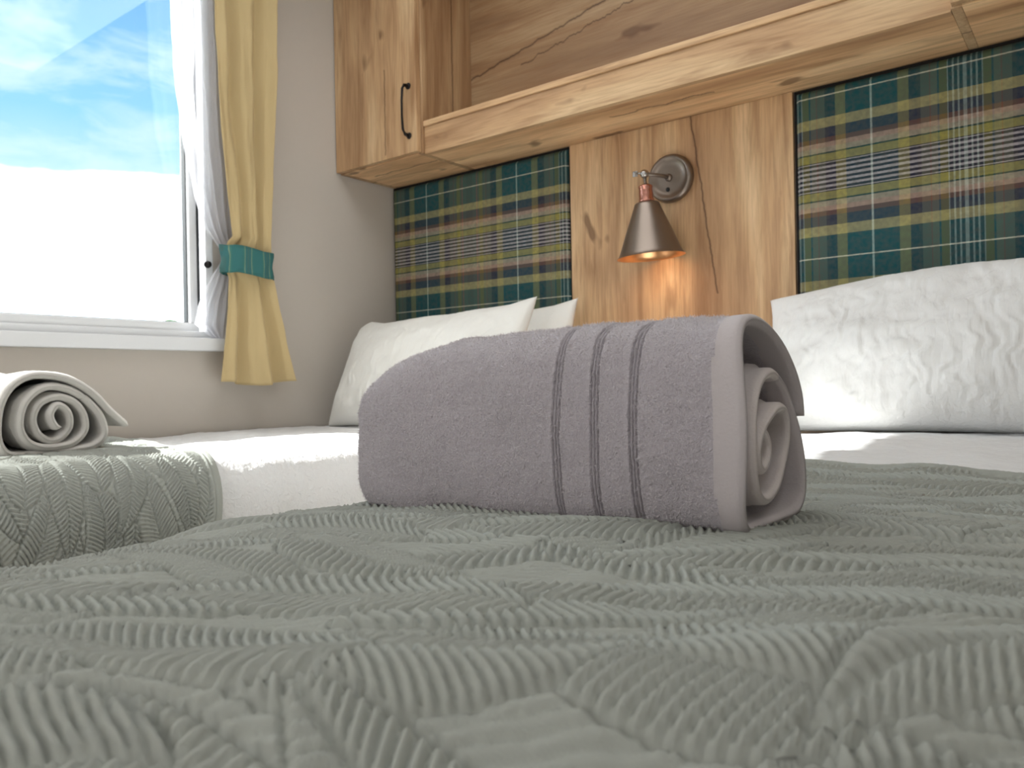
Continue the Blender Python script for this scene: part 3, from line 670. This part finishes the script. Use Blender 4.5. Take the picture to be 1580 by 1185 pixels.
# ------------------------------------------------------------------ rolled towels
def catmull(pts, step):
    P = np.array(pts, float); P = np.vstack([2*P[0]-P[1], P, 2*P[-1]-P[-2]]); out = []
    for i in range(1, len(P)-2):
        t = np.linspace(0, 1, 24, endpoint=False)[:, None]; p0, p1, p2, p3 = P[i-1], P[i], P[i+1], P[i+2]
        out.append(.5*((2*p1)+(-p0+p2)*t+(2*p0-5*p1+4*p2-p3)*t*t+(-p0+3*p1-3*p2+p3)*t**3))
    out.append(P[-2][None]); C_ = np.vstack(out)
    d = np.r_[0, np.cumsum(np.linalg.norm(np.diff(C_, axis=0), axis=1))]
    s = np.linspace(0, d[-1], max(int(d[-1]/step), 8)); return np.stack([np.interp(s, d, C_[:, 0]), np.interp(s, d, C_[:, 1])], 1), s
def topdip(U): return .26*np.clip((U-.285)/.115, 0, 1)**1.6
def towel(name, curve, Lg, th, groove, taper, mats, seed, center, inner_depth, end_fun):
    """curve: spiral centreline (p, q) from the loose outer end inwards; axis along -x from the origin end; returns Empty"""
    C_, s = catmull(curve, .0022); n = len(s)
    tg = np.gradient(C_, axis=0); tg /= np.linalg.norm(tg, axis=1)[:, None]+1e-9; nr = np.stack([-tg[:, 1], tg[:, 0]], 1)
    # winding angle, to know which turn a sample belongs to
    ang = np.unwrap(np.arctan2(C_[:, 1]-center[1], C_[:, 0]-center[0])); turn = np.abs(ang-ang[0])/(2*math.pi)
    parent = empty(name, (0, 0, 0))
    def sheet(sel, u, pname, mat, cap_l):
        Cc, Nn, ss = C_[sel], nr[sel], s[sel]; k = len(ss); sg = 1.0
        # side orientation: outward from the centre
        if np.mean(np.sum(Nn*(Cc-np.array(center)), 1)) < 0: Nn = -Nn
        rings = []
        U = np.array(u)
        eo = end_fun(ss)                                 # how far the rim of each turn stands out
        # loop: outer side from u=0 to u=L, then inner side back
        prof_u = np.r_[0.0, U]; 
        SS, UU = np.meshgrid(ss, U, indexing='ij')
        edge = np.minimum(ss-ss[0], ss[-1]-ss); et = np.sqrt(np.clip(edge/(th*.5), .02, 1)); 
        ht = th*.5*et[:, None]*np.sqrt(np.clip((UU)/(th*.5), .0, 1))
        g = np.zeros_like(UU)
        for gu in groove: g += .0034*np.exp(-((UU-gu)/.0008)**2)
        pl_ = sstep(.016, .020, UU)
        n1_ = (.0010*fbm(SS*260, UU*260, seed, 2)+.0024*fbm(SS*22, UU*22, seed+3, 2))
        soft = .0050*fbm(SS*9, UU*9, seed+5, 2)+.0035*fbm((SS+UU)*16, (SS-UU)*4, seed+9, 1)*sstep(.15, .2, UU)
        out = ht+pl_*(n1_+.0016)+soft*pl_-g*(UU > .02)
        x = -UU+eo[:, None]*np.exp(-UU/.03)
        def place(off_):
            p = Cc[:, None, 0]+Nn[:, None, 0]*off_; q = Cc[:, None, 1]+Nn[:, None, 1]*off_
            sc = taper(UU); cx, cy = center[0], center[1]*.62
            qq = cy+(q-cy)*sc*(1-topdip(UU)*np.clip((q-cy)/.09, 0, 1)); pp = cx+(p-cx)*sc
            return np.stack([x, pp, qq], -1)
        A_ = place(out); B_ = place(-ht+ (0*pl_))
        P = np.concatenate([B_[:, ::-1], A_], 1)
        return link(pname, grid_mesh(pname, P), mat, parent, True), A_, Cc, Nn
    uo = np.unique(np.round(np.r_[np.linspace(0, .004, 6), np.arange(.006, Lg-.03, .0024), np.arange(Lg-.03, Lg, .0012), Lg]+0.0, 6))
    uo = np.unique(np.round(np.r_[uo, np.concatenate([np.arange(g0-.0024, g0+.0025, .0004) for g0 in groove])], 4))
    first = turn < 1.12
    body, A_, Cc, Nn = sheet(first, uo, 'towel_body', mats[0], True)
    if inner_depth:
        ui = np.r_[np.linspace(0, .004, 6), np.arange(.007, inner_depth, .004)]
        o2, *_ = sheet(turn >= 1.10, ui, 'inner_roll', mats[1], False)
    return parent, body, A_
# large towel: spiral traced in the plane of its end, p = away from the camera, q = up
def zz(X, Y): return ((X-452)/290*.128, (1072-Y)*.0001565)
pts = [(752, 585), (742, 470), (716, 340), (678, 222), (628, 140), (575, 112), (520, 138), (486, 220), (466, 380), (456, 600), (455, 800), (462, 960), (490, 1052), (560, 1066), (640, 1064), (700, 1050), (732, 990), (742, 870), (744, 740), (738, 610), (724, 500), (702, 420), (660, 362), (606, 384), (556, 455), (524, 550), (508, 680), (508, 800), (526, 900), (570, 950), (625, 952), (675, 905), (706, 810), (722, 710), (716, 610), (684, 540), (632, 540), (580, 600), (556, 680), (560, 770), (590, 815), (630, 790), (650, 720), (632, 650), (600, 640)]
curve = [zz(*p) for p in pts]
Lg = .400
def taper(U):
    r = np.clip((U-(Lg-.085))/.085, 0, 1); base = 1-.20*r**2.0
    e = np.clip((U-(Lg-.022))/.022, 0, 1); return base*np.sqrt(np.clip(1-e**2.2, 0, 1))*1.0+.004
gr = []
for c in (.0790, .1120, .1455): gr += [c-.0028, c, c+.0028]
gr = [g_+.0 for g_ in gr]
par, body, A_ = towel('rolled_towel', curve, Lg, .0088, gr, taper, (M_towel, M_inner), 50, (.062, .078), .10,
    lambda ss: .004*np.sin(ss*31+1)-.003*sstep(.35, .75, ss)-.003*sstep(.75, 1.0, ss))
par.location = (-.196, .508, .5535); par.rotation_euler = (0, R_(1.9)*-1, R_(1.0))
tag(par, 'large grey rolled towel with three stitched bands, lying in the centre on the sage coverlet', 'towel', None)
# flat-woven hem strip near the open end
for i_ in (0,):
    me = body.data; me.materials.append(M_hem)
    co = np.empty(len(me.vertices)*3, np.float32); me.vertices.foreach_get('co', co); co = co.reshape(-1, 3)
    pc = np.empty(len(me.polygons)*3, np.float32); me.polygons.foreach_get('center', pc); pc = pc.reshape(-1, 3)
    mi = (pc[:, 0] > -.019).astype(np.int32); me.polygons.foreach_set('material_index', mi)
# loose pile: short cotton loops standing off the outer face
def pile(parent, A_, count, seed, u0):
    r = np.random.default_rng(seed); ni, nj = A_.shape[:2]
    ii = r.integers(0, ni-2, count); us = -A_[ni//2, :, 0]; jj = np.clip(np.searchsorted(us, r.uniform(u0, us.max(), count)), 0, nj-2)
    uu_ = -A_[ii, jj, 0]; ok = uu_ > u0
    for c in (.0790, .1120, .1455): ok &= ~((np.abs(uu_-c) < .0042) & (r.random(count) < .97))
    ii, jj = ii[ok], jj[ok]
    p = A_[ii, jj]; e1 = A_[ii+1, jj]-p; e2 = A_[ii, jj+1]-p
    p = p+e1*r.random((len(ii), 1))+e2*r.random((len(ii), 1))
    nn = np.cross(e1, e2); nn /= np.linalg.norm(nn, axis=1)[:, None]+1e-12
    cen = np.array([0, .062, .078]); cen_ = np.tile(cen, (len(p), 1)); cen_[:, 0] = np.maximum(p[:, 0], -.36)
    flip = np.sum(nn*(p-cen_), 1) < 0; nn[flip] *= -1
    d = nn+r.normal(0, .65, p.shape); d /= np.linalg.norm(d, axis=1)[:, None]
    ln = r.uniform(.0014, .0034, (len(p), 1)); sd = np.cross(d, r.normal(0, 1, p.shape)); sd /= np.linalg.norm(sd, axis=1)[:, None]+1e-9
    w = .00024
    V = np.stack([p-sd*w, p+sd*w, p+d*ln], 1).reshape(-1, 3)
    me = bpy.data.meshes.new('terry_pile'); me.from_pydata([], [], []); k = len(V)//3
    me.vertices.add(len(V)); me.vertices.foreach_set('co', V.astype(np.float32).ravel()); me.loops.add(k*3); me.loops.foreach_set('vertex_index', np.arange(k*3, dtype=np.int32))
    me.polygons.add(k); me.polygons.foreach_set('loop_start', np.arange(0, k*3, 3, dtype=np.int32)); me.polygons.foreach_set('loop_total', np.full(k, 3, np.int32)); me.update(calc_edges=True)
    o = link('terry_pile', me, M_pile, parent); o['kind'] = 'stuff'
pile(par, A_, 90000, 4, .020)

# small towel on the other bed
def zs_(X, Y): return (.50+(X-20)/3.70*.00110, (590-Y)/3.70*.00120)
pts2 = [(745, 462), (640, 372), (545, 275), (440, 205), (330, 172), (200, 172), (105, 225), (48, 320), (30, 440), (44, 530), (95, 582), (200, 590), (320, 582), (440, 578), (550, 560), (606, 500), (585, 400), (500, 300), (390, 240), (270, 235), (170, 310), (138, 430), (175, 515), (250, 552), (350, 556), (440, 535), (500, 470), (490, 380), (430, 310), (340, 285), (250, 320), (215, 400), (240, 480), (300, 520), (360, 510), (410, 450), (400, 370), (340, 330), (300, 380), (320, 440), (350, 450)]
c2 = [zs_(*p) for p in pts2]
def taper2(U):
    e = np.clip((U-.375)/.025, 0, 1); return np.sqrt(np.clip(1-e**2.2, 0, 1))+.004
par2, body2, A2 = towel('rolled_towel.001', [(p-.50, q) for p, q in c2], .40, .0125, [.08, .083, .11, .113], taper2, (M_towel_w, M_towel_w), 90, (.080, .064), .09,
    lambda ss: .003*np.sin(ss*27)+.004*np.sin(ss*11))
par2.location = (-1.475, .500, .5535); par2.rotation_euler = (0, 0, R_(-2))
tag(par2, 'white rolled towel with its spiral end showing, on the bed by the window', 'towel', None)
